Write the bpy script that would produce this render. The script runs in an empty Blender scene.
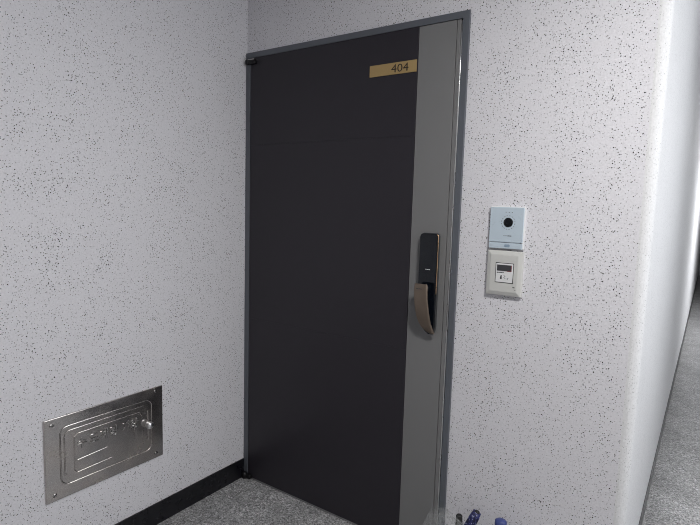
import bpy, bmesh, math, random
from mathutils import Vector, Matrix

# ------------------------------------------------------------ camera, world, lights, exposure
sc = bpy.context.scene
col = sc.collection
PI = math.pi


def make_camera():
    yaw, pit, rol = math.radians(34.5468), math.radians(-6.3041), math.radians(1.6533)
    F = Vector((-math.sin(yaw) * math.cos(pit), math.cos(yaw) * math.cos(pit), math.sin(pit)))
    R = Vector((math.cos(yaw), math.sin(yaw), 0))
    U = R.cross(F)
    R2 = R * math.cos(rol) + U * math.sin(rol)
    U2 = -R * math.sin(rol) + U * math.cos(rol)
    cd = bpy.data.cameras.new('camera')
    cd.sensor_fit = 'HORIZONTAL'
    cd.sensor_width = 36
    cd.lens = 520.626 / 700 * 36
    cd.clip_start = 0.02
    o = bpy.data.objects.new('camera', cd)
    col.objects.link(o)
    m = Matrix((R2, U2, -F)).transposed().to_4x4()
    m.translation = Vector((1.9026, -1.8434, 1.45))
    o.matrix_world = m
    sc.camera = o


make_camera()
w = bpy.data.worlds.new('daylight')
sc.world = w
w.use_nodes = True
bg = w.node_tree.nodes['Background']
bg.inputs['Color'].default_value = (0.94, 0.965, 1.0, 1)
bg.inputs['Strength'].default_value = 5.0

LAMP_XY = (2.1, -1.15)
LAMP_W = 30.5
LAMP2_XY = (2.5, 5.6)
LAMP2_W = 30.0
sc.view_settings.view_transform = 'Standard'
sc.view_settings.look = 'None'
sc.view_settings.gamma = 1
sc.view_settings.use_curve_mapping = False
sc.view_settings.exposure = 0.06
sc.cycles.filter_width = 1.0
sc.cycles.use_denoising = True
sc.cycles.denoiser = 'OPENIMAGEDENOISE'
sc.cycles.denoising_input_passes = 'RGB_ALBEDO_NORMAL'
sc.cycles.denoising_prefilter = 'NONE'   # keeps the wall flecks crisp


def area_light(name, loc, rot, sx, sy, watts, color, shape='RECTANGLE', portal=False):
    d = bpy.data.lights.new(name, 'AREA')
    d.shape = shape
    d.size = sx
    if shape in ('RECTANGLE', 'ELLIPSE'):
        d.size_y = sy
    d.energy = watts
    d.color = color
    if portal:
        d.cycles.is_portal = True
    o = bpy.data.objects.new(name, d)
    o.location = loc
    o.rotation_euler = rot
    col.objects.link(o)
    return o


# room extents (metres): left wall x=0, door wall y=0, corridor wall x=XC, right wall x=XR
XC, XR, YB, YE, ZC = 1.757, 3.35, -3.4, 13.0, 2.62
T = 0.12
FZ = 0.024                      # floor level
# windows in the right wall: (y0, y1, z0, z1)
WINS = [(-0.6, 1.15, 1.05, 2.35), (4.2, 6.6, 1.0, 2.3)]
for i, (a, b, c, d) in enumerate(WINS):
    area_light('daylight_portal', (XR + T + 0.01, (a + b) / 2, (c + d) / 2), (0, PI / 2, 0), d - c, b - a, 1, (1, 1, 1), portal=True)


# ------------------------------------------------------------ materials
def new_mat(name):
    m = bpy.data.materials.new(name)
    m.use_nodes = True
    nt = m.node_tree
    return m, nt, nt.nodes['Principled BSDF']


def simple(name, color, rough=0.5, metal=0.0, spec=0.5, emis=0, coat=0, noise=0.0, nscale=60, bump=0.0):
    m, nt, b = new_mat(name)
    b.inputs['Base Color'].default_value = (*color, 1)
    b.inputs['Roughness'].default_value = rough
    b.inputs['Metallic'].default_value = metal
    b.inputs['Specular IOR Level'].default_value = spec
    b.inputs['Coat Weight'].default_value = coat
    if emis:
        b.inputs['Emission Color'].default_value = (*color, 1)
        b.inputs['Emission Strength'].default_value = emis
    tc = nt.nodes.new('ShaderNodeTexCoord')
    nz = nt.nodes.new('ShaderNodeTexNoise')
    nz.inputs['Scale'].default_value = nscale
    nz.inputs['Detail'].default_value = 4
    nt.links.new(tc.outputs['Object'], nz.inputs['Vector'])
    if noise:
        mr = nt.nodes.new('ShaderNodeMapRange')
        mr.inputs['From Min'].default_value = 0.3
        mr.inputs['From Max'].default_value = 0.7
        mr.inputs['To Min'].default_value = max(0, rough - noise)
        mr.inputs['To Max'].default_value = rough + noise
        nt.links.new(nz.outputs['Fac'], mr.inputs['Value'])
        nt.links.new(mr.outputs['Result'], b.inputs['Roughness'])
    if bump:
        bp = nt.nodes.new('ShaderNodeBump')
        bp.inputs['Strength'].default_value = bump
        bp.inputs['Distance'].default_value = 0.002
        nt.links.new(nz.outputs['Fac'], bp.inputs['Height'])
        nt.links.new(bp.outputs['Normal'], b.inputs['Normal'])
    return m


def fleck_wall(name, base, strength=1.0, scale=99.0, thr=0.169):
    """white sprayed wall coating with irregular dark flecks"""
    m, nt, b = new_mat(name)
    L = nt.links.new
    N = nt.nodes.new
    tc = N('ShaderNodeTexCoord')
    wob = N('ShaderNodeTexNoise')
    wob.inputs['Scale'].default_value = 330
    wob.inputs['Detail'].default_value = 2
    L(tc.outputs['Object'], wob.inputs['Vector'])
    big = N('ShaderNodeTexNoise')
    big.inputs['Scale'].default_value = 9
    big.inputs['Detail'].default_value = 2
    L(tc.outputs['Object'], big.inputs['Vector'])
    bm_ = N('ShaderNodeMapRange')
    bm_.inputs['From Min'].default_value = 0.3
    bm_.inputs['From Max'].default_value = 0.7
    bm_.inputs['To Min'].default_value = thr * 0.75
    bm_.inputs['To Max'].default_value = thr * 1.25
    L(big.outputs['Fac'], bm_.inputs['Value'])
    # ragged fleck outlines
    rag = N('ShaderNodeMath'); rag.operation = 'MULTIPLY_ADD'
    rag.inputs[1].default_value = 0.30
    rag.inputs[2].default_value = -0.15
    L(wob.outputs['Fac'], rag.inputs[0])
    lim = N('ShaderNodeMath'); lim.operation = 'ADD'
    L(rag.outputs[0], lim.inputs[0]); L(bm_.outputs['Result'], lim.inputs[1])

    def layer(sc_, off):
        v = N('ShaderNodeTexVoronoi')
        v.inputs['Scale'].default_value = sc_
        v.inputs['Randomness'].default_value = 1.0
        mp = N('ShaderNodeVectorMath'); mp.operation = 'ADD'
        mp.inputs[1].default_value = off
        L(tc.outputs['Object'], mp.inputs[0])
        L(mp.outputs[0], v.inputs['Vector'])
        lt = N('ShaderNodeMath'); lt.operation = 'LESS_THAN'
        L(v.outputs['Distance'], lt.inputs[0])
        L(lim.outputs[0], lt.inputs[1])
        sp = N('ShaderNodeSeparateColor')
        L(v.outputs['Color'], sp.inputs[0])
        return lt.outputs[0], sp.outputs[0]
    f1, c1 = layer(scale, (13.1, 21.7, 9.3))
    f2, c2 = layer(scale * 1.3, (37.4, 15.2, 62.9))
    # fleck darkness varies from fleck to fleck
    ramp = N('ShaderNodeValToRGB')
    ramp.color_ramp.elements[0].color = (0.008, 0.008, 0.009, 1)
    ramp.color_ramp.elements[1].color = (0.05, 0.05, 0.05, 1)
    ramp.color_ramp.elements[0].position = 0.35
    L(c1, ramp.inputs[0])
    k1 = N('ShaderNodeMath'); k1.operation = 'MULTIPLY'; k1.inputs[1].default_value = strength
    L(f1, k1.inputs[0])
    k2 = N('ShaderNodeMath'); k2.operation = 'MULTIPLY'; k2.inputs[1].default_value = 0.8 * strength
    L(f2, k2.inputs[0])
    mot = N('ShaderNodeTexNoise')
    mot.inputs['Scale'].default_value = 150
    L(tc.outputs['Object'], mot.inputs['Vector'])
    base_r = N('ShaderNodeValToRGB')
    base_r.color_ramp.elements[0].position = 0.3
    base_r.color_ramp.elements[1].position = 0.7
    base_r.color_ramp.elements[0].color = (*[c * 0.93 for c in base], 1)
    base_r.color_ramp.elements[1].color = (*[min(1, c * 1.05) for c in base], 1)
    L(mot.outputs['Fac'], base_r.inputs[0])
    m1 = N('ShaderNodeMix'); m1.data_type = 'RGBA'
    L(k1.outputs[0], m1.inputs[0]); L(base_r.outputs[0], m1.inputs[6]); L(ramp.outputs[0], m1.inputs[7])
    m2 = N('ShaderNodeMix'); m2.data_type = 'RGBA'
    L(k2.outputs[0], m2.inputs[0]); L(m1.outputs[2], m2.inputs[6]); m2.inputs[7].default_value = (0.03, 0.03, 0.032, 1)
    L(m2.outputs[2], b.inputs['Base Color'])
    b.inputs['Roughness'].default_value = 0.75
    b.inputs['Specular IOR Level'].default_value = 0.25
    bp = N('ShaderNodeBump')
    bp.inputs['Strength'].default_value = 0.25
    bp.inputs['Distance'].default_value = 0.002
    L(mot.outputs['Fac'], bp.inputs['Height'])
    L(bp.outputs['Normal'], b.inputs['Normal'])
    return m


def terrazzo(name):
    m, nt, b = new_mat(name)
    L = nt.links.new
    N = nt.nodes.new
    tc = N('ShaderNodeTexCoord')

    def ramp_from(sock, stops):
        r = N('ShaderNodeValToRGB')
        r.color_ramp.interpolation = 'CONSTANT'
        e = r.color_ramp.elements
        while len(e) < len(stops):
            e.new(0.5)
        for i, (p, c) in enumerate(stops):
            e[i].position = p
            e[i].color = (c, c, c * 1.02, 1)
        L(sock, r.inputs[0])
        return r.outputs[0]
    out = []
    for s in (150, 330):
        v = N('ShaderNodeTexVoronoi')
        v.inputs['Scale'].default_value = s
        L(tc.outputs['Object'], v.inputs['Vector'])
        sp = N('ShaderNodeSeparateColor')
        L(v.outputs['Color'], sp.inputs[0])
        out.append(ramp_from(sp.outputs[0], [(0, 0.07), (0.2, 0.22), (0.45, 0.36), (0.72, 0.52), (0.9, 0.8)]))
    mx = N('ShaderNodeMix'); mx.data_type = 'RGBA'
    mx.inputs[0].default_value = 0.45
    L(out[0], mx.inputs[6]); L(out[1], mx.inputs[7])
    big = N('ShaderNodeTexNoise'); big.inputs['Scale'].default_value = 5
    big.inputs['Detail'].default_value = 5
    L(tc.outputs['Object'], big.inputs['Vector'])
    mr = N('ShaderNodeMapRange')
    mr.inputs['To Min'].default_value = 0.78; mr.inputs['To Max'].default_value = 1.18
    mr.inputs['From Min'].default_value = 0.3; mr.inputs['From Max'].default_value = 0.7
    L(big.outputs['Fac'], mr.inputs['Value'])
    mu = N('ShaderNodeMix'); mu.data_type = 'RGBA'; mu.blend_type = 'MULTIPLY'
    mu.inputs[0].default_value = 1
    L(mx.outputs[2], mu.inputs[6]); L(mr.outputs['Result'], mu.inputs[7])
    L(mu.outputs[2], b.inputs['Base Color'])
    b.inputs['Roughness'].default_value = 0.38
    return m


def brushed(name, color, rough):
    m, nt, b = new_mat(name)
    L = nt.links.new
    N = nt.nodes.new
    tc = N('ShaderNodeTexCoord')
    mp = N('ShaderNodeMapping')
    mp.inputs['Scale'].default_value = (1, 4, 120)
    L(tc.outputs['Object'], mp.inputs['Vector'])
    nz = N('ShaderNodeTexNoise'); nz.inputs['Scale'].default_value = 3; nz.inputs['Detail'].default_value = 3
    L(mp.outputs[0], nz.inputs['Vector'])
    sm = N('ShaderNodeTexNoise'); sm.inputs['Scale'].default_value = 9; sm.inputs['Detail'].default_value = 4
    L(tc.outputs['Object'], sm.inputs['Vector'])
    ad = N('ShaderNodeMath'); ad.operation = 'ADD'
    L(nz.outputs['Fac'], ad.inputs[0]); L(sm.outputs['Fac'], ad.inputs[1])
    mr = N('ShaderNodeMapRange')
    mr.inputs['From Min'].default_value = 0.3; mr.inputs['From Max'].default_value = 0.7
    mr.inputs['To Min'].default_value = rough - 0.06; mr.inputs['To Max'].default_value = rough + 0.1
    L(sm.outputs['Fac'], mr.inputs['Value'])
    L(mr.outputs['Result'], b.inputs['Roughness'])
    rp = N('ShaderNodeValToRGB')
    rp.color_ramp.elements[0].position = 0.35; rp.color_ramp.elements[1].position = 0.68
    rp.color_ramp.elements[0].color = (*[c * 0.86 for c in color], 1)
    rp.color_ramp.elements[1].color = (color[0] * 1.05, color[1] * 1.01, color[2] * 0.97, 1)
    L(sm.outputs['Fac'], rp.inputs[0])
    L(rp.outputs[0], b.inputs['Base Color'])
    b.inputs['Metallic'].default_value = 1
    bp = N('ShaderNodeBump'); bp.inputs['Strength'].default_value = 0.015; bp.inputs['Distance'].default_value = 0.001
    L(nz.outputs['Fac'], bp.inputs['Height'])
    L(bp.outputs['Normal'], b.inputs['Normal'])
    return m


M = {}
M['wall'] = fleck_wall('flecked_wall_coating', (0.765, 0.755, 0.795))
M['wall_corr'] = fleck_wall('lightly_flecked_corridor_coating', (0.74, 0.74, 0.755), 0.35)
M['wall_plain'] = simple('grey_wall_paint', (0.5, 0.5, 0.5), 0.85, nscale=200, bump=0.3)
M['floor'] = terrazzo('grey_terrazzo')
M['ceiling'] = simple('ceiling_paint', (0.6, 0.6, 0.6), 0.9, nscale=200, bump=0.3)
M['base'] = simple('black_glossy_baseboard', (0.006, 0.006, 0.009), 0.3, nscale=30, noise=0.06)
M['panel'] = simple('dark_door_sheet', (0.026, 0.023, 0.030), 0.42, spec=0.36, nscale=25, noise=0.05)
M['steel_grey'] = simple('grey_door_steel', (0.205, 0.205, 0.208), 0.5, spec=0.35, nscale=25, noise=0.05)
M['frame'] = simple('slate_frame_paint', (0.112, 0.122, 0.142), 0.42, nscale=25, noise=0.05)
M['dark'] = simple('black_rubber', (0.01, 0.01, 0.011), 0.6, nscale=80, noise=0.05)
M['hinge'] = simple('dark_hinge_metal', (0.02, 0.02, 0.022), 0.35, metal=0.6, nscale=80, noise=0.05)
M['chrome'] = simple('polished_steel', (0.85, 0.85, 0.85), 0.3, metal=1, nscale=40, noise=0.04)
M['glass_black'] = simple('black_lock_glass', (0.004, 0.006, 0.010), 0.12, nscale=40, noise=0.02)
M['gold'] = simple('rose_gold_trim', (0.78, 0.50, 0.30), 0.3, metal=1, nscale=40, noise=0.04)
M['bronze'] = simple('bronze_handle', (0.215, 0.17, 0.135), 0.4, metal=0.7, nscale=60, noise=0.05)
M['lock_side'] = simple('lock_side_grey', (0.05, 0.052, 0.055), 0.4, nscale=60, noise=0.05)
M['brass_plate'] = simple('brass_number_plate', (0.43, 0.30, 0.13), 0.55, metal=0.15, nscale=90, noise=0.06)
M['ink'] = simple('dark_ink', (0.02, 0.014, 0.01), 0.6, nscale=90, noise=0.05)
M['grey_ink'] = simple('grey_ink', (0.14, 0.16, 0.18), 0.6, nscale=90, noise=0.05)
M['inox'] = brushed('brushed_stainless', (0.58, 0.56, 0.55), 0.19)
M['inox_l'] = simple('embossed_steel', (0.5, 0.49, 0.48), 0.25, metal=1, nscale=60, noise=0.04)
M['blue_face'] = simple('pale_blue_intercom_face', (0.55, 0.64, 0.72), 0.3, nscale=50, noise=0.04)
M['white_pl'] = simple('white_plastic', (0.80, 0.80, 0.81), 0.35, nscale=50, noise=0.04)
M['grey_pl'] = simple('warm_white_plastic', (0.62, 0.62, 0.60), 0.4, nscale=50, noise=0.04)
M['lens'] = simple('black_camera_lens', (0.005, 0.006, 0.008), 0.1, nscale=50, noise=0.02)
M['screen'] = simple('dark_grey_display', (0.055, 0.055, 0.06), 0.3, nscale=50, noise=0.02)
M['red'] = simple('dull_red_marking', (0.2, 0.03, 0.04), 0.4, nscale=50, noise=0.02)
M['blue'] = simple('royal_blue_plastic', (0.05, 0.07, 0.24), 0.4, nscale=50, noise=0.04)
M['lamp'] = simple('lit_diffuser', (1.0, 0.98, 0.95), 0.5, emis=8)
M['alu'] = simple('window_frame_white', (0.7, 0.72, 0.74), 0.4, nscale=50, noise=0.03)
M['hall_dark'] = simple('dark_blue_grey_door', (0.09, 0.10, 0.12), 0.4, nscale=50, noise=0.03)


def glass_mat(name, color, rough, alpha, crumple=0):
    m, nt, b = new_mat(name)
    b.inputs['Base Color'].default_value = (*color, 1)
    b.inputs['Roughness'].default_value = rough
    tc = nt.nodes.new('ShaderNodeTexCoord')
    nz = nt.nodes.new('ShaderNodeTexNoise')
    nz.inputs['Scale'].default_value = 60
    nz.inputs['Detail'].default_value = 4
    nt.links.new(tc.outputs['Object'], nz.inputs['Vector'])
    mr = nt.nodes.new('ShaderNodeMapRange')
    mr.inputs['From Min'].default_value = 0.35; mr.inputs['From Max'].default_value = 0.7
    mr.inputs['To Min'].default_value = alpha * 0.5; mr.inputs['To Max'].default_value = min(1, alpha * 1.6)
    nt.links.new(nz.outputs['Fac'], mr.inputs['Value'])
    nt.links.new(mr.outputs['Result'], b.inputs['Alpha'])
    b.inputs['Specular IOR Level'].default_value = 0.8
    if crumple:
        bp = nt.nodes.new('ShaderNodeBump')
        bp.inputs['Strength'].default_value = 1.0
        bp.inputs['Distance'].default_value = crumple
        nt.links.new(nz.outputs['Fac'], bp.inputs['Height'])
        nt.links.new(bp.outputs['Normal'], b.inputs['Normal'])
    return m


M['vinyl'] = glass_mat('clear_vinyl', (0.6, 0.62, 0.62), 0.1, 0.14, 0.02)
M['pane'] = glass_mat('window_pane', (0.8, 0.85, 0.9), 0.02, 0.08)


def umbrella_mat():
    m, nt, b = new_mat('navy_patterned_cloth')
    tc = nt.nodes.new('ShaderNodeTexCoord')
    v = nt.nodes.new('ShaderNodeTexVoronoi')
    v.inputs['Scale'].default_value = 130
    nt.links.new(tc.outputs['Object'], v.inputs['Vector'])
    r = nt.nodes.new('ShaderNodeValToRGB')
    r.color_ramp.interpolation = 'CONSTANT'
    e = r.color_ramp.elements
    e[0].color = (0.45, 0.48, 0.62, 1)
    e[1].position = 0.26; e[1].color = (0.03, 0.035, 0.15, 1)
    e2 = e.new(0.62); e2.color = (0.015, 0.016, 0.05, 1)
    nt.links.new(v.outputs['Distance'], r.inputs[0])
    nt.links.new(r.outputs[0], b.inputs['Base Color'])
    b.inputs['Roughness'].default_value = 0.6
    return m


M['umb'] = umbrella_mat()


# ------------------------------------------------------------ helpers
def box(bm, x0, x1, y0, y1, z0, z1, bev=0.0, seg=2):
    vs = [bm.verts.new(p) for p in ((x0, y0, z0), (x1, y0, z0), (x1, y1, z0), (x0, y1, z0),
                                    (x0, y0, z1), (x1, y0, z1), (x1, y1, z1), (x0, y1, z1))]
    fs = [bm.faces.new([vs[i] for i in f]) for f in
          ((0, 3, 2, 1), (4, 5, 6, 7), (0, 1, 5, 4), (1, 2, 6, 5), (2, 3, 7, 6), (3, 0, 4, 7))]
    if bev:
        es = list({e for f in fs for e in f.edges})
        bmesh.ops.bevel(bm, geom=es, offset=bev, segments=seg, affect='EDGES', profile=0.5)
    return vs


def prism(bm, pts, axis, a, b, bev=0.0, seg=2):
    """extrude closed 2D outline along an axis; pts are (u,v): axis y -> (x,z); z -> (x,y); x -> (y,z)"""
    def P(u, v, t):
        return {'y': (u, t, v), 'z': (u, v, t), 'x': (t, u, v)}[axis]
    A = [bm.verts.new(P(u, v, a)) for u, v in pts]
    B = [bm.verts.new(P(u, v, b)) for u, v in pts]
    n = len(pts)
    fs = [bm.faces.new(A), bm.faces.new(B[::-1])]
    for i in range(n):
        fs.append(bm.faces.new((A[i], B[i], B[(i + 1) % n], A[(i + 1) % n])))
    if bev:
        bmesh.ops.bevel(bm, geom=list(fs[0].edges) + list(fs[1].edges), offset=bev, segments=seg, affect='EDGES', profile=0.5)
    bmesh.ops.recalc_face_normals(bm, faces=bm.faces)


def tube(bm, path, r, n=10, closed=False, flat=None):
    """round tube along a path; r number or list"""
    path = [Vector(p) for p in path]
    rs = r if isinstance(r, (list, tuple)) else [r] * len(path)
    rings = []
    prev = None
    N_ = len(path)
    for i, p in enumerate(path):
        if closed:
            d = path[(i + 1) % N_] - path[i - 1]
        else:
            d = path[min(i + 1, N_ - 1)] - path[max(i - 1, 0)]
        d.normalize()
        if prev is None:
            up = Vector((0, 0, 1)) if abs(d.z) < 0.9 else Vector((1, 0, 0))
            s = d.cross(up).normalized()
        else:
            s = (prev - d * prev.dot(d)).normalized()
        prev = s
        t = d.cross(s)
        rings.append([bm.verts.new(p + (s * math.cos(2 * PI * k / n) + t * math.sin(2 * PI * k / n)) * rs[i]) for k in range(n)])
    m = N_ if closed else N_ - 1
    for i in range(m):
        a, b = rings[i], rings[(i + 1) % N_]
        for k in range(n):
            bm.faces.new((a[k], a[(k + 1) % n], b[(k + 1) % n], b[k]))
    if not closed:
        bm.faces.new(rings[0][::-1]); bm.faces.new(rings[-1])
    bmesh.ops.recalc_face_normals(bm, faces=bm.faces)


def lathe(bm, prof, c, axis='z', n=24):
    """prof: (radius, offset along axis)"""
    def P(r, t, k):
        a = 2 * PI * k / n
        u, v = r * math.cos(a), r * math.sin(a)
        return {'z': (c[0] + u, c[1] + v, c[2] + t), 'y': (c[0] + u, c[1] + t, c[2] + v), 'x': (c[0] + t, c[1] + u, c[2] + v)}[axis]
    rings = []
    for r, t in prof:
        if r < 1e-6:
            rings.append([bm.verts.new(P(0, t, 0))])
        else:
            rings.append([bm.verts.new(P(r, t, k)) for k in range(n)])
    for a, b in zip(rings, rings[1:]):
        for k in range(n):
            q = [a[k % len(a)], a[(k + 1) % len(a)], b[(k + 1) % len(b)], b[k % len(b)]]
            u = []
            for v in q:
                if v not in u:
                    u.append(v)
            if len(u) > 2:
                bm.faces.new(u)
    for r in (rings[0], rings[-1]):
        if len(r) > 1:
            bm.faces.new(r)
    bmesh.ops.recalc_face_normals(bm, faces=bm.faces)


def obj(name, bm, mat, parent=None, smooth=False, label=None):
    me = bpy.data.meshes.new(name)
    off = world_loc(parent) if parent else Vector((0, 0, 0))
    if off.length:
        bmesh.ops.translate(bm, verts=bm.verts, vec=-off)
    bm.to_mesh(me)
    bm.free()
    me.materials.append(M[mat] if isinstance(mat, str) else mat)
    if smooth:
        for p in me.polygons:
            p.use_smooth = True
    o = bpy.data.objects.new(name, me)
    col.objects.link(o)
    if parent:
        o.parent = parent
    if label:
        o['label'] = label
    return o


def world_loc(o):
    v = Vector((0, 0, 0))
    while o is not None:
        v += o.location
        o = o.parent
    return v


def thing(name, loc, label=None, cat=None, group=None, kind=None):
    o = bpy.data.objects.new(name, None)
    o.empty_display_size = 0.05
    o.location = loc
    col.objects.link(o)
    if label: o['label'] = label
    if cat: o['category'] = cat
    if group: o['group'] = group
    if kind: o['kind'] = kind
    return o


def struct(name, bm, mat, label=None, smooth=False):
    o = obj(name, bm, mat, smooth=smooth)
    o['kind'] = 'structure'
    if label: o['label'] = label
    return o


def BM():
    return bmesh.new()


def lettering(name, text, size, origin, right, up, mat, parent, depth=0.0006, bold=0.0, xscale=1.0, label=None, bevel=0.0):
    """text as solid mesh; origin = left baseline"""
    cu = bpy.data.curves.new(name, 'FONT')
    cu.body = text
    cu.size = size
    cu.extrude = depth
    cu.offset = bold
    cu.resolution_u = 3
    cu.bevel_depth = bevel
    cu.bevel_resolution = 1
    tmp = bpy.data.objects.new('tmp', cu)
    col.objects.link(tmp)
    bpy.context.view_layer.update()
    dg = bpy.context.evaluated_depsgraph_get()
    me = bpy.data.meshes.new_from_object(tmp.evaluated_get(dg))
    bpy.data.objects.remove(tmp)
    bpy.data.curves.remove(cu)
    r, u = Vector(right).normalized(), Vector(up).normalized()
    nrm = r.cross(u)
    mtx = Matrix((r * xscale, u, nrm)).transposed().to_4x4()
    mtx.translation = Vector(origin) - (world_loc(parent) if parent else Vector())
    me.transform(mtx)
    me.materials.clear()
    me.materials.append(M[mat])
    me.name = name
    o = bpy.data.objects.new(name, me)
    col.objects.link(o)
    if parent: o.parent = parent
    if label: o['label'] = label
    return o


# ------------------------------------------------------------ the setting
def floor_and_ceiling():
    bm = BM()
    prism(bm, [(-T, YB - T), (XR + T, YB - T), (XR + T, YE + T), (XC - T, YE + T), (XC - T, 0.3), (-T, 0.3)], 'z', -0.1, FZ)
    struct('floor', bm, 'floor')
    bm = BM()
    prism(bm, [(-T, YB - T), (XR + T, YB - T), (XR + T, YE + T), (XC - T, YE + T), (XC - T, 0.3), (-T, 0.3)], 'z', ZC, ZC + 0.1)
    struct('ceiling', bm, 'ceiling')


floor_and_ceiling()
DW, DH = 1.130, 2.157          # door frame outer size
ARC = 0.036                    # rounded corner radius
bm = BM(); box(bm, -T, 0, YB - T, 0.3, 0, ZC); struct('wall_left', bm, 'wall')
bm = BM()
prism(bm, [(0, DH), (DW, DH), (DW, 0), (XC - ARC, 0), (XC - ARC, ZC), (0, ZC)], 'y', 0, 0.15)
struct('wall_back', bm, 'wall')
bm = BM()
pts = [(XC - ARC + ARC * math.sin(a), ARC - ARC * math.cos(a)) for a in [PI / 2 * k / 8 for k in range(9)]]
prism(bm, pts + [(XC, YE), (XC - ARC - 0.001, YE), (XC - ARC, 0.001)], 'z', 0, ZC)
o = struct('wall_corridor', bm, 'wall_corr')
bm = BM(); box(bm, -T, XR + T, YB - T, YB, 0, ZC); struct('wall_front', bm, 'wall_plain')
bm = BM(); box(bm, XC - T, XR + T, YE, YE + T, 0, ZC); struct('wall_far', bm, 'wall')
# right wall with two window openings
bm = BM()
ys = [YB]
for a, b, c, d in WINS:
    box(bm, XR, XR + T, ys[-1], a, 0, ZC)
    box(bm, XR, XR + T, a, b, 0, c)
    box(bm, XR, XR + T, a, b, d, ZC)
    ys.append(b)
box(bm, XR, XR + T, ys[-1], YE, 0, ZC)
struct('wall_right', bm, 'wall_plain')
for i, (a, b, c, d) in enumerate(WINS):
    wr = thing('window_%d' % (i + 1), (XR + 0.05, (a + b) / 2, c), kind='structure')
    bm = BM(); f = 0.05
    box(bm, XR + 0.02, XR + 0.08, a, a + f, c, d); box(bm, XR + 0.02, XR + 0.08, b - f, b, c, d)
    box(bm, XR + 0.02, XR + 0.08, a + f, b - f, c, c + f); box(bm, XR + 0.02, XR + 0.08, a + f, b - f, d - f, d)
    box(bm, XR + 0.025, XR + 0.075, (a + b) / 2 - 0.025, (a + b) / 2 + 0.025, c + f, d - f)
    obj('window_frame', bm, 'alu', wr)
    bm = BM()
    box(bm, XR + 0.047, XR + 0.053, a + f, (a + b) / 2 - 0.025, c + f, d - f)
    box(bm, XR + 0.047, XR + 0.053, (a + b) / 2 + 0.025, b - f, c + f, d - f)
    obj('window_pane', bm, 'pane', wr)

# black baseboards
BH, BT = 0.1225, 0.008
bm = BM(); box(bm, 0, BT, YB, -0.012, FZ, BH, 0.0015); struct('baseboard_left', bm, 'base')
bm = BM(); box(bm, DW + 0.002, XC - ARC, -BT, 0, FZ, BH, 0.0015); struct('baseboard_back', bm, 'base')
bm = BM(); box(bm, XC, XC + 0.003, ARC, YE, FZ, BH, 0.001); struct('baseboard_corridor', bm, 'base')
bm = BM(); box(bm, XR - BT, XR, YB, YE, FZ, BH, 0.0015); struct('baseboard_right', bm, 'base')
# dark steel trim at the left picture edge
bm = BM(); box(bm, 0, 0.012, -1.21, -1.146, BH, 2.1, 0.002); struct('trim_1', bm, 'frame', 'dark grey vertical steel trim on the left wall')
# door at the far end of the corridor
d2 = thing('door_2', (2.4, YE - 0.03, FZ), kind='structure')
bm = BM(); box(bm, 1.86, 2.9, YE - 0.03, YE, FZ, 2.1, 0.003); obj('door_leaf', bm, 'hall_dark', d2)
bm = BM(); tube(bm, [(2.0, YE - 0.032, 1.0), (2.0, YE - 0.07, 1.0), (2.1, YE - 0.075, 1.0)], 0.009); obj('door_handle', bm, 'chrome', d2)

# ------------------------------------------------------------ ceiling lamps
def ceiling_lamp(x, y, label, watts):
    t = thing('ceiling_lamp', (x, y, ZC), label, 'lamp')
    bm = BM(); lathe(bm, [(0, 0), (0.16, 0), (0.165, -0.01), (0.165, -0.03), (0.15, -0.032), (0, -0.032)], (x, y, ZC), n=40)
    obj('lamp_base', bm, 'alu', t, True)
    bm = BM(); lathe(bm, [(0.148, -0.032), (0.14, -0.05), (0.1, -0.064), (0.05, -0.07), (0, -0.072)], (x, y, ZC), n=40)
    obj('lamp_diffuser', bm, 'lamp', t, True)
    l = area_light('lamp_light', (x, y, ZC - 0.08), (0, 0, 0), 0.28, 0.28, watts, (1.0, 0.985, 0.96), 'DISK')
    l.data.spread = PI
    return t


ceiling_lamp(LAMP_XY[0], LAMP_XY[1], 'round white ceiling lamp near the apartment door', LAMP_W)
ceiling_lamp(LAMP2_XY[0], LAMP2_XY[1], 'round white ceiling lamp down the corridor', LAMP2_W)

# ------------------------------------------------------------ the apartment door
FY = -0.010                     # front of the frame
FW = 0.024
FWL = 0.030
door = thing('door_1', (0.55, 0.0, FZ), 'dark apartment door with grey lock stile, bronze-handled digital lock and brass number plate', kind='structure')
bm = BM()
prism(bm, [(0, FZ), (0, DH), (DW, DH), (DW, FZ), (DW - FW, FZ), (DW - FW, DH - FW), (FWL, DH - FW), (FWL, FZ)], 'y', FY, 0.11, 0.0015, 1)
# inner stop of the frame
prism(bm, [(FW, FZ), (FW, DH - FW), (DW - FW, DH - FW), (DW - FW, FZ), (DW - 0.05, FZ), (DW - 0.05, DH - 0.05), (0.05, DH - 0.05), (0.05, FZ)], 'y', 0.056, 0.11)
obj('door_frame', bm, 'frame', door)
LY0, LY1 = -0.006, 0.045
LX0, LX1, LT, LB = FWL + 0.003, DW - FW - 0.0045, DH - FW - 0.002, FZ + 0.009
SX = 0.927                      # seam between the dark sheet and the grey stile
SM = 1.0805                     # seam of the folded leaf edge
bm = BM()
for z0, z1 in ((LB, 0.8709), (0.8711, 1.7239), (1.7241, LT)):
    box(bm, LX0, SX - 0.001, LY0 - 0.002, LY1, z0, z1, 0.0003, 1)
obj('door_panel', bm, 'panel', door, label='near-black main sheet of the door')
bm = BM()
box(bm, SX, SM - 0.0008, LY0, LY1, LB, LT, 0.0012, 2)
obj('lock_stile', bm, 'steel_grey', door, label='plain grey vertical strip carrying the lock')
bm = BM()
box(bm, SM + 0.0008, LX1 - 0.0045, LY0 + 0.0005, LY1, LB, LT, 0.002, 2)
obj('leaf_edge', bm, 'steel_grey', door)
bm = BM()
tube(bm, [(LX1 - 0.0006, LY0 + 0.0002, z) for z in [LB + (LT - 0.006 - LB) * k / 12 for k in range(13)]], 0.0031, 12)
obj('seal_strip', bm, 'chrome', door, True, label='thin shiny strip in the gap beside the leaf')
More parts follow.
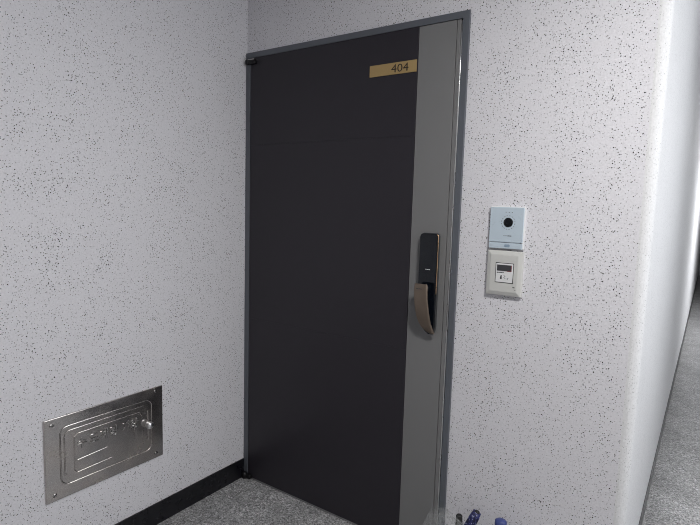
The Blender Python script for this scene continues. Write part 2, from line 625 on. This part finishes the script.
bm = BM()   # dark backing of the gaps, the rubber seal
box(bm, LX1 - 0.004, DW - FW, 0.05, 0.056, FZ, LT); box(bm, FW, LX1 - 0.004, 0.0505, 0.056, FZ, DH - FW)
obj('door_gasket', bm, 'dark', door)
bm = BM(); box(bm, FW, DW - FW, FY + 0.001, 0.11, FZ, FZ + 0.0075, 0.002, 1)
obj('threshold', bm, simple('steel_threshold', (0.22, 0.22, 0.225), 0.4, metal=0.5, nscale=50, noise=0.04), door)
# pivot hinges at top and bottom left
bm = BM()
lathe(bm, [(0, -0.022), (0.008, -0.022), (0.0095, -0.019), (0.0095, -0.004), (0.008, 0.0), (0, 0.0)], (0.020, -0.020, DH - 0.035), n=16)
box(bm, 0.016, 0.070, -0.022, 0.0, DH - 0.056, DH - 0.038, 0.003)
obj('hinge', bm, 'hinge', door, True)
bm = BM(); box(bm, 0.022, 0.066, -0.022, -0.008, DH - 0.0375, DH - 0.033, 0.001, 1)
obj('hinge_cover', bm, 'inox_l', door)
bm = BM()
lathe(bm, [(0, 0), (0.013, 0), (0.015, 0.004), (0.015, 0.020), (0.010, 0.032), (0, 0.034)], (0.020, -0.020, FZ), n=16)
box(bm, 0.018, 0.062, -0.026, -0.0, FZ + 0.004, FZ + 0.026, 0.006)
obj('hinge', bm, 'hinge', door, True)

# number plate
PX0, PX1, PZ0, PZ1 = 0.7105, 0.9235, 1.9660, 2.0110
bm = BM(); box(bm, PX0, PX1, LY0 - 0.0052, LY0 - 0.0018, PZ0, PZ1, 0.0006, 1)
npl = obj('number_plate', bm, 'brass_plate', door, label='brass-coloured number plate reading 404')
cx = PX0
lettering('number', '404', 0.044, (0.8115, LY0 - 0.0054, PZ0 + 0.0075), (1, 0, 0), (0, 0, 1), 'ink', npl, 0.0004, -0.0001, 1.2)

# digital lock
def lock_outline(g):
    x0, x1, z1 = BX0 - g, BX1 + g, BZ1 + g
    return [(x1, BZ0 + 0.03), (x1, z1 - 0.012), (x1 - 0.004, z1 - 0.004), (x1 - 0.012, z1), (x0 + 0.014, z1), (x0 + 0.004, z1 - 0.004), (x0, z1 - 0.014),
            (x0, 1.06), (x0 + 0.003, 1.035), (x0 + 0.010, 1.010), (x0 + 0.021, 0.988), (x0 + 0.035, 0.970), (x0 + 0.050, BZ0 - g), (x1 - 0.012, BZ0 - g), (x1 - 0.003, BZ0 + 0.010)]


def rrect(x0, x1, z0, z1, r, n=6):
    out = []
    for cx, cz, a0 in ((x1 - r, z1 - r, 0), (x0 + r, z1 - r, PI / 2), (x0 + r, z0 + r, PI), (x1 - r, z0 + r, 1.5 * PI)):
        for k in range(n + 1):
            a = a0 + PI / 2 * k / n
            out.append((cx + r * math.cos(a), cz + r * math.sin(a)))
    return out


BX0, BX1, BZ0, BZ1 = 0.980, 1.0535, 0.958, 1.350
bm = BM(); prism(bm, lock_outline(0.002), 'y', -0.020, LY0, 0.002)
lock = obj('lock_body', bm, 'lock_side', door, label='black digital lock body')
bm = BM()
tube(bm, [(BX1 + 0.0015, -0.0235 if 0.97 < z else -0.0235, z) for z in [1.118 + (1.337 - 1.118) * k / 10 for k in range(11)]]
     + [(BX1 + 0.0005, -0.0235, 1.343), (BX1 - 0.004, -0.0235, 1.3485)], 0.0019, 8)
obj('lock_trim', bm, 'gold', lock, True, label='rose-gold edge trim')
bm = BM(); prism(bm, lock_outline(0.0), 'y', -0.030, -0.0195, 0.003, 3)
obj('touch_panel', bm, 'glass_black', lock, label='glossy black touch panel')
bm = BM()
for k, (dx, wd) in enumerate(((0, 0.004), (0.006, 0.005), (0.0125, 0.003), (0.0168, 0.0035))):
    box(bm, 1.008 + dx, 1.008 + dx + wd, -0.0304, -0.0299, 1.2105 - 0.0005 * (k % 2), 1.2125 + 0.0005 * (k % 2))
obj('lock_mark', bm, 'white_pl', lock)
# curved pull handle: a wide strap standing off the lock at the top, sweeping back into its foot
sec = []
ctrl = [(0.982, 1.037, .066, 1.153), (0.9815, 1.0375, .068, 1.13), (0.983, 1.039, .068, 1.10), (0.985, 1.042, .066, 1.075), (0.988, 1.0445, .063, 1.05),
        (0.992, 1.047, .058, 1.025), (0.999, 1.0495, .052, 1.004), (1.009, 1.0535, .044, .985), (1.024, 1.0565, .036, .970), (1.040, 1.0575, .030, .961)]
bm = BM()
th = 0.011
rings = []
for i, (xa, xb, dy, z) in enumerate(ctrl):
    r_ = 0.003
    ring = []
    t_ = th if i > 0 else th * 0.7
    for (x, y) in ((xa + r_, -dy), (xb - r_, -dy), (xb, -dy + r_), (xb, -dy + t_ - r_), (xb - r_, -dy + t_), (xa + r_, -dy + t_), (xa, -dy + t_ - r_), (xa, -dy + r_)):
        ring.append(bm.verts.new((x, y, z)))
    rings.append(ring)
for a, b in zip(rings, rings[1:]):
    for k in range(8):
        bm.faces.new((a[k], a[(k + 1) % 8], b[(k + 1) % 8], b[k]))
# softened top cap
top = [bm.verts.new((v.co.x * 0.9 + 0.1 * 1.0095, v.co.y * 0.8 - 0.2 * 0.0622, 1.1575)) for v in rings[0]]
for k in range(8):
    bm.faces.new((top[k], top[(k + 1) % 8], rings[0][(k + 1) % 8], rings[0][k]))
bm.faces.new(top); bm.faces.new(rings[-1][::-1])
bmesh.ops.recalc_face_normals(bm, faces=bm.faces)
hd = obj('pull_handle', bm, 'bronze', lock, True, label='curved bronze pull handle')
md = hd.modifiers.new('bevel', 'BEVEL'); md.width = 0.0012; md.segments = 2; md.limit_method = 'ANGLE'
bm = BM(); prism(bm, [(0.992 + 0.0052 * k, 1.1395 + 0.0008 * (k % 2)) for k in range(6)] + [(0.992 + 0.0052 * k, 1.1375 + 0.0006 * (k % 2)) for k in range(5, -1, -1)], 'y', -0.0686, -0.0672); obj('handle_mark', bm, 'lock_side', lock)
bm = BM(); box(bm, 0.995, 1.025, -0.06, -0.028, 1.128, 1.146, 0.003); obj('handle_arm', bm, 'lock_side', lock)

# ------------------------------------------------------------ intercom and the unit under it
IX0, IX1, IZ0, IZ1 = 1.2495, 1.369, 1.312, 1.458
ic = thing('doorbell_intercom', (1.31, 0, IZ0), 'pale blue doorbell intercom with round black camera lens, above the white unit', 'intercom')
bm = BM(); box(bm, IX0 - 0.002, IX1 + 0.004, -0.012, 0, IZ0 - 0.001, IZ1 + 0.003, 0.003); obj('housing', bm, 'white_pl', ic, label='white back housing')
bm = BM(); box(bm, IX0, IX1, -0.017, -0.0115, 1.3345, IZ1, 0.0015); obj('face_plate', bm, 'blue_face', ic, label='pale blue face plate')
bm = BM(); box(bm, IX0, IX1, -0.0165, -0.0115, IZ0, 1.3325, 0.0015); cb = obj('call_button', bm, 'blue_face', ic, label='pale blue call button strip')
bm = BM()
prism(bm, rrect(1.3065, 1.3255, 1.3175, 1.3275, 0.003), 'y', -0.0169, -0.0164)
obj('button_mark', bm, simple('blue_mark', (0.27, 0.36, 0.46), 0.5), cb)
lens_c = (1.3155, -0.017, 1.4045)
bm = BM(); lathe(bm, [(0, -0.0015), (0.011, -0.0022), (0.0155, -0.0015), (0.017, 0)], lens_c, 'y', 32); obj('camera_lens', bm, 'lens', ic, True, label='round black camera lens')
bm = BM()
for k in range(16):
    a = 2 * PI * (k + 0.5) / 16
    c, s = math.cos(a), math.sin(a)
    r0, r1, hw = 0.0232, 0.0247, 0.0024
    q = [(lens_c[0] + c * r + s * h, lens_c[2] + s * r - c * h) for r, h in ((r0, -hw), (r1, -hw), (r1, hw), (r0, hw))]
    prism(bm, q, 'y', -0.0174, -0.0168)
obj('lens_ring', bm, 'grey_ink', ic, label='dashed ring around the lens')
for dx in (-0.0105, 0.0005, 0.0115):
    bm = BM(); lathe(bm, [(0, -0.0005), (0.0017, -0.0004), (0.0017, 0)], (1.3165 + dx, -0.017, 1.4405), 'y', 10); obj('indicator', bm, 'grey_ink', ic, True)
bm = BM()
for x, wd, h in ((1.301, 0.0045, 0.0012), (1.3065, 0.004, 0.0012), (1.3115, 0.003, 0.0016), (1.316, 0.0045, 0.0035), (1.3215, 0.003, 0.003), (1.3255, 0.004, 0.0034)):
    box(bm, x, x + wd, -0.0173, -0.0169, 1.3577 - h / 2, 1.3577 + h / 2)
obj('maker_mark', bm, 'grey_ink', ic)

SX0, SX1, SZ0, SZ1 = 1.2475, 1.3745, 1.144, 1.304
sw = thing('wall_unit', (1.31, 0, SZ0), 'white square wall unit with small dark display, below the intercom', 'switch')
bm = BM()
prof = [(0.0, 0.0), (0.0, 0.014), (0.0015, 0.0155), (0.0135, 0.0205), (0.0165, 0.0210)]
rings = []
for ins, dy in prof:
    rings.append([bm.verts.new((x, -dy, z)) for x, z in ((SX0 + ins, SZ0 + ins), (SX1 - ins, SZ0 + ins), (SX1 - ins, SZ1 - ins), (SX0 + ins, SZ1 - ins))])
for a, b in zip(rings, rings[1:]):
    for k in range(4):
        bm.faces.new((a[k], a[(k + 1) % 4], b[(k + 1) % 4], b[k]))
bm.faces.new(rings[0]); bm.faces.new(rings[-1])
bmesh.ops.recalc_face_normals(bm, faces=bm.faces)
obj('cover_plate', bm, 'grey_pl', sw)
bm = BM(); box(bm, 1.2815, 1.3465, -0.0215, -0.0205, 1.190, 1.2615); obj('module_gap', bm, 'dark', sw, label='black outline around the module')
bm = BM(); box(bm, 1.2835, 1.3445, -0.0232, -0.021, 1.192, 1.2595, 0.0015, 2); mo = obj('module', bm, 'white_pl', sw)
bm = BM(); box(bm, 1.2875, 1.340, -0.0238, -0.0231, 1.2325, 1.2545); dsp = obj('display', bm, 'screen', mo, label='dark grey display')
bm = BM(); box(bm, 1.3375, 1.340, -0.0241, -0.0231, 1.2325, 1.2545); box(bm, 1.324, 1.3375, -0.0241, -0.0231, 1.2318, 1.2338); obj('red_mark', bm, 'red', mo)
bm = BM()
for x, z, wd, h in ((1.288, 1.2265, 0.006, 0.0035), (1.295, 1.227, 0.004, 0.003), (1.3, 1.2275, 0.006, 0.0035), (1.3075, 1.228, 0.005, 0.003)):
    box(bm, x, x + wd, -0.0236, -0.0231, z - h / 2, z + h / 2)
box(bm, 1.300, 1.3065, -0.0236, -0.0231, 1.2035, 1.2125); box(bm, 1.302, 1.306, -0.0236, -0.0231, 1.2125, 1.2175)
obj('printed_mark', bm, 'screen', mo)
bm = BM()
for x, z in ((1.313, 1.216), (1.316, 1.2135), (1.313, 1.2095), (1.3165, 1.207), (1.325, 1.2065), (1.3275, 1.209), (1.325, 1.2045)):
    box(bm, x, x + 0.003, -0.0236, -0.0231, z - 0.001, z + 0.001)
obj('printed_mark', bm, 'grey_ink', mo)
bm = BM(); box(bm, 1.346, 1.3535, -0.0217, -0.0206, 1.1755, 1.1785); box(bm, 1.353, 1.357, -0.0217, -0.0206, 1.1675, 1.169); obj('screw_slot', bm, 'screen', sw)

# ------------------------------------------------------------ stainless meter cover on the left wall
CY0, CY1, CZ0, CZ1 = -0.989, -0.4985, 0.335, 0.6505
XF = 0.008
mc = thing('meter_box_cover', (0, (CY0 + CY1) / 2, CZ0), 'brushed stainless water meter cover set into the flecked left wall', 'access panel')


def loop(y0, y1, z0, z1, r, n=5):
    return [(XF, y, z) for y, z in rrect(y0, y1, z0, z1, r, n)]


bm = BM()
box(bm, 0, XF, CY0, CY1, CZ0, CZ1, 0.002, 2)
tube(bm, loop(-0.934, -0.553, 0.383, 0.607, 0.03), 0.0028, 8, True)
tube(bm, [(XF, y, z) for y, z in ((-0.919, 0.418), (-0.919, 0.566), (-0.914, 0.58), (-0.903, 0.588), (-0.62, 0.588), (-0.592, 0.588))], 0.0024, 8)
tube(bm, [(XF, -0.919, 0.418), (XF, -0.914, 0.426)], 0.002, 6)
tube(bm, [(XF, y, z) for y, z in ((-0.60, 0.548), (-0.612, 0.566), (-0.868, 0.566), (-0.882, 0.556), (-0.884, 0.424), (-0.874, 0.414), (-0.735, 0.418))], 0.0024, 8)
tube(bm, [(XF, -0.873, 0.462), (XF, -0.754, 0.468)], 0.0022, 8)
tube(bm, [(XF, -0.632, 0.545), (XF, -0.632, 0.455)], 0.0035, 8)
tube(bm, [(XF, -0.595, 0.48), (XF, -0.595, 0.43)], 0.0025, 8)
tube(bm, [(XF, -0.571, 0.56), (XF, -0.571, 0.425)], 0.0035, 8)
obj('cover_plate', bm, 'inox', mc)
tx = -0.874
for ch, adv in (('수', 0.046), ('도', 0.043), ('계', 0.04), ('량', 0.053), ('기', 0.038), ('함', 0)):
    lettering('lettering', ch, 0.044, (XF + 0.0008, tx, 0.508), (0, 1, 0), (0, 0, 1), 'inox_l', mc, 0.0012, -0.0002, bevel=0.0011)
    tx += adv
bm = BM(); lathe(bm, [(0.011, 0), (0.013, 0.002), (0.013, 0.01), (0.0155, 0.013), (0.0155, 0.022), (0.013, 0.026), (0, 0.027)], (XF, -0.573, 0.500), 'x', 24)
obj('knob', bm, 'chrome', mc, True, label='round shiny knob')
for (y, z, a) in ((-0.962, 0.626, -0.3), (-0.533, 0.634, 0.5), (-0.958, 0.358, 0.8), (-0.533, 0.356, 0.2)):
    bm = BM(); lathe(bm, [(0.0075, 0), (0.0072, 0.001), (0.005, 0.0018), (0, 0.002)], (XF, y, z), 'x', 16)
    s = obj('screw', bm, 'inox_l', mc, True)
    bm = BM(); c, s_ = math.cos(a), math.sin(a)
    q = [(y + c * u - s_ * v, z + s_ * u + c * v) for u, v in ((-0.008, -0.001), (0.008, -0.001), (0.008, 0.001), (-0.008, 0.001))]
    prism(bm, q, 'x', XF + 0.0012, XF + 0.0024)
    obj('slot', bm, 'dark', s)

# ------------------------------------------------------------ umbrellas and bag leaning in the corner below the intercom
random.seed(4)


def folded_umbrella(name, foot, tip, r, mat, label, handle_mat='dark', handle_r=0.012, span=0.86):
    foot, tip = Vector(foot), Vector(tip)
    t = thing(name, foot, label, 'umbrella')
    ax = tip - foot
    bm = BM()
    n, m_ = 24, 12
    u = ax.normalized(); s = u.cross(Vector((0, 1, 0))).normalized(); v = u.cross(s)
    rings = []
    for i in range(m_ + 1):
        k = i / m_
        rr = r * (0.35 + 0.65 * math.sin(min(1, k * 1.6) * PI / 2)) * (1 if k < 0.93 else 0.82)
        p = foot + ax * (0.06 + span * k)
        rings.append([bm.verts.new(p + (s * math.cos(2 * PI * j / n) + v * math.sin(2 * PI * j / n)) * rr * (1 + 0.14 * math.cos(8 * (2 * PI * j / n) + k * 2.2))) for j in range(n)])
    for a, b in zip(rings, rings[1:]):
        for j in range(n):
            bm.faces.new((a[j], a[(j + 1) % n], b[(j + 1) % n], b[j]))
    bm.faces.new(rings[0]); bm.faces.new(rings[-1])
    bmesh.ops.recalc_face_normals(bm, faces=bm.faces)
    obj('canopy', bm, mat, t, True)
    bm = BM(); tube(bm, [foot, foot + ax * 0.07], [0.002, 0.004], 8); obj('ferrule', bm, 'chrome', t, True)
    bm = BM(); tube(bm, [foot + ax * min(0.915, span + 0.04), foot + ax * 0.93, foot + ax * 0.985, tip], [handle_r * 0.8, handle_r, handle_r, handle_r * 0.7], 14); obj('handle', bm, handle_mat, t, True)
    return t


folded_umbrella('folding_umbrella', (1.150, -0.085, FZ), (1.278, -0.045, 0.325), 0.017, 'umb',
                'navy folding umbrella with small white pattern leaning on the wall below the wall unit', handle_r=0.010, span=0.925)
# blue handled umbrella / long shoehorn
folded_umbrella('folding_umbrella', (1.369, -0.10, FZ), (1.369, -0.055, 0.333), 0.016, 'blue',
                'plain royal blue umbrella with a rounded top, rightmost of the things below the wall unit', 'blue', handle_r=0.021)
folded_umbrella('folding_umbrella', (1.240, -0.125, FZ), (1.232, -0.112, 0.328), 0.013, 'dark',
                'black folded umbrella at the right side of the clear bag', 'dark', handle_r=0.012)

# clear vinyl bag, crumpled
bag = BM()
bx, by = 1.215, -0.20
n, m_ = 40, 14
rings = []
for i in range(m_ + 1):
    k = i / m_
    ring = []
    for j in range(n):
        a = 2 * PI * j / n
        rr = 1 + 0.09 * math.sin(3 * a + 4 * k) + 0.06 * math.sin(7 * a - 6 * k) + 0.05 * random.uniform(-1, 1)
        prof_ = max(0.0, 1 - k ** 9) ** 0.5 * 0.9 + 0.06
        ring.append(bag.verts.new((bx + 0.088 * rr * math.cos(a) * prof_, by + 0.045 * rr * math.sin(a) * prof_,
                                   FZ + 0.002 + 0.347 * k + (0.010 * math.sin(5 * a) + 0.007 * math.sin(9 * a + 1)) * k)))
    rings.append(ring)
for a, b in zip(rings, rings[1:]):
    for j in range(n):
        bag.faces.new((a[j], a[(j + 1) % n], b[(j + 1) % n], b[j]))
bag.faces.new(rings[0][::-1])
bmesh.ops.recalc_face_normals(bag, faces=bag.faces)
bo = obj('clear_bag', bag, 'vinyl', smooth=True)
bo['label'] = 'crumpled clear vinyl bag standing at the foot of the door frame'
bo['category'] = 'bag'
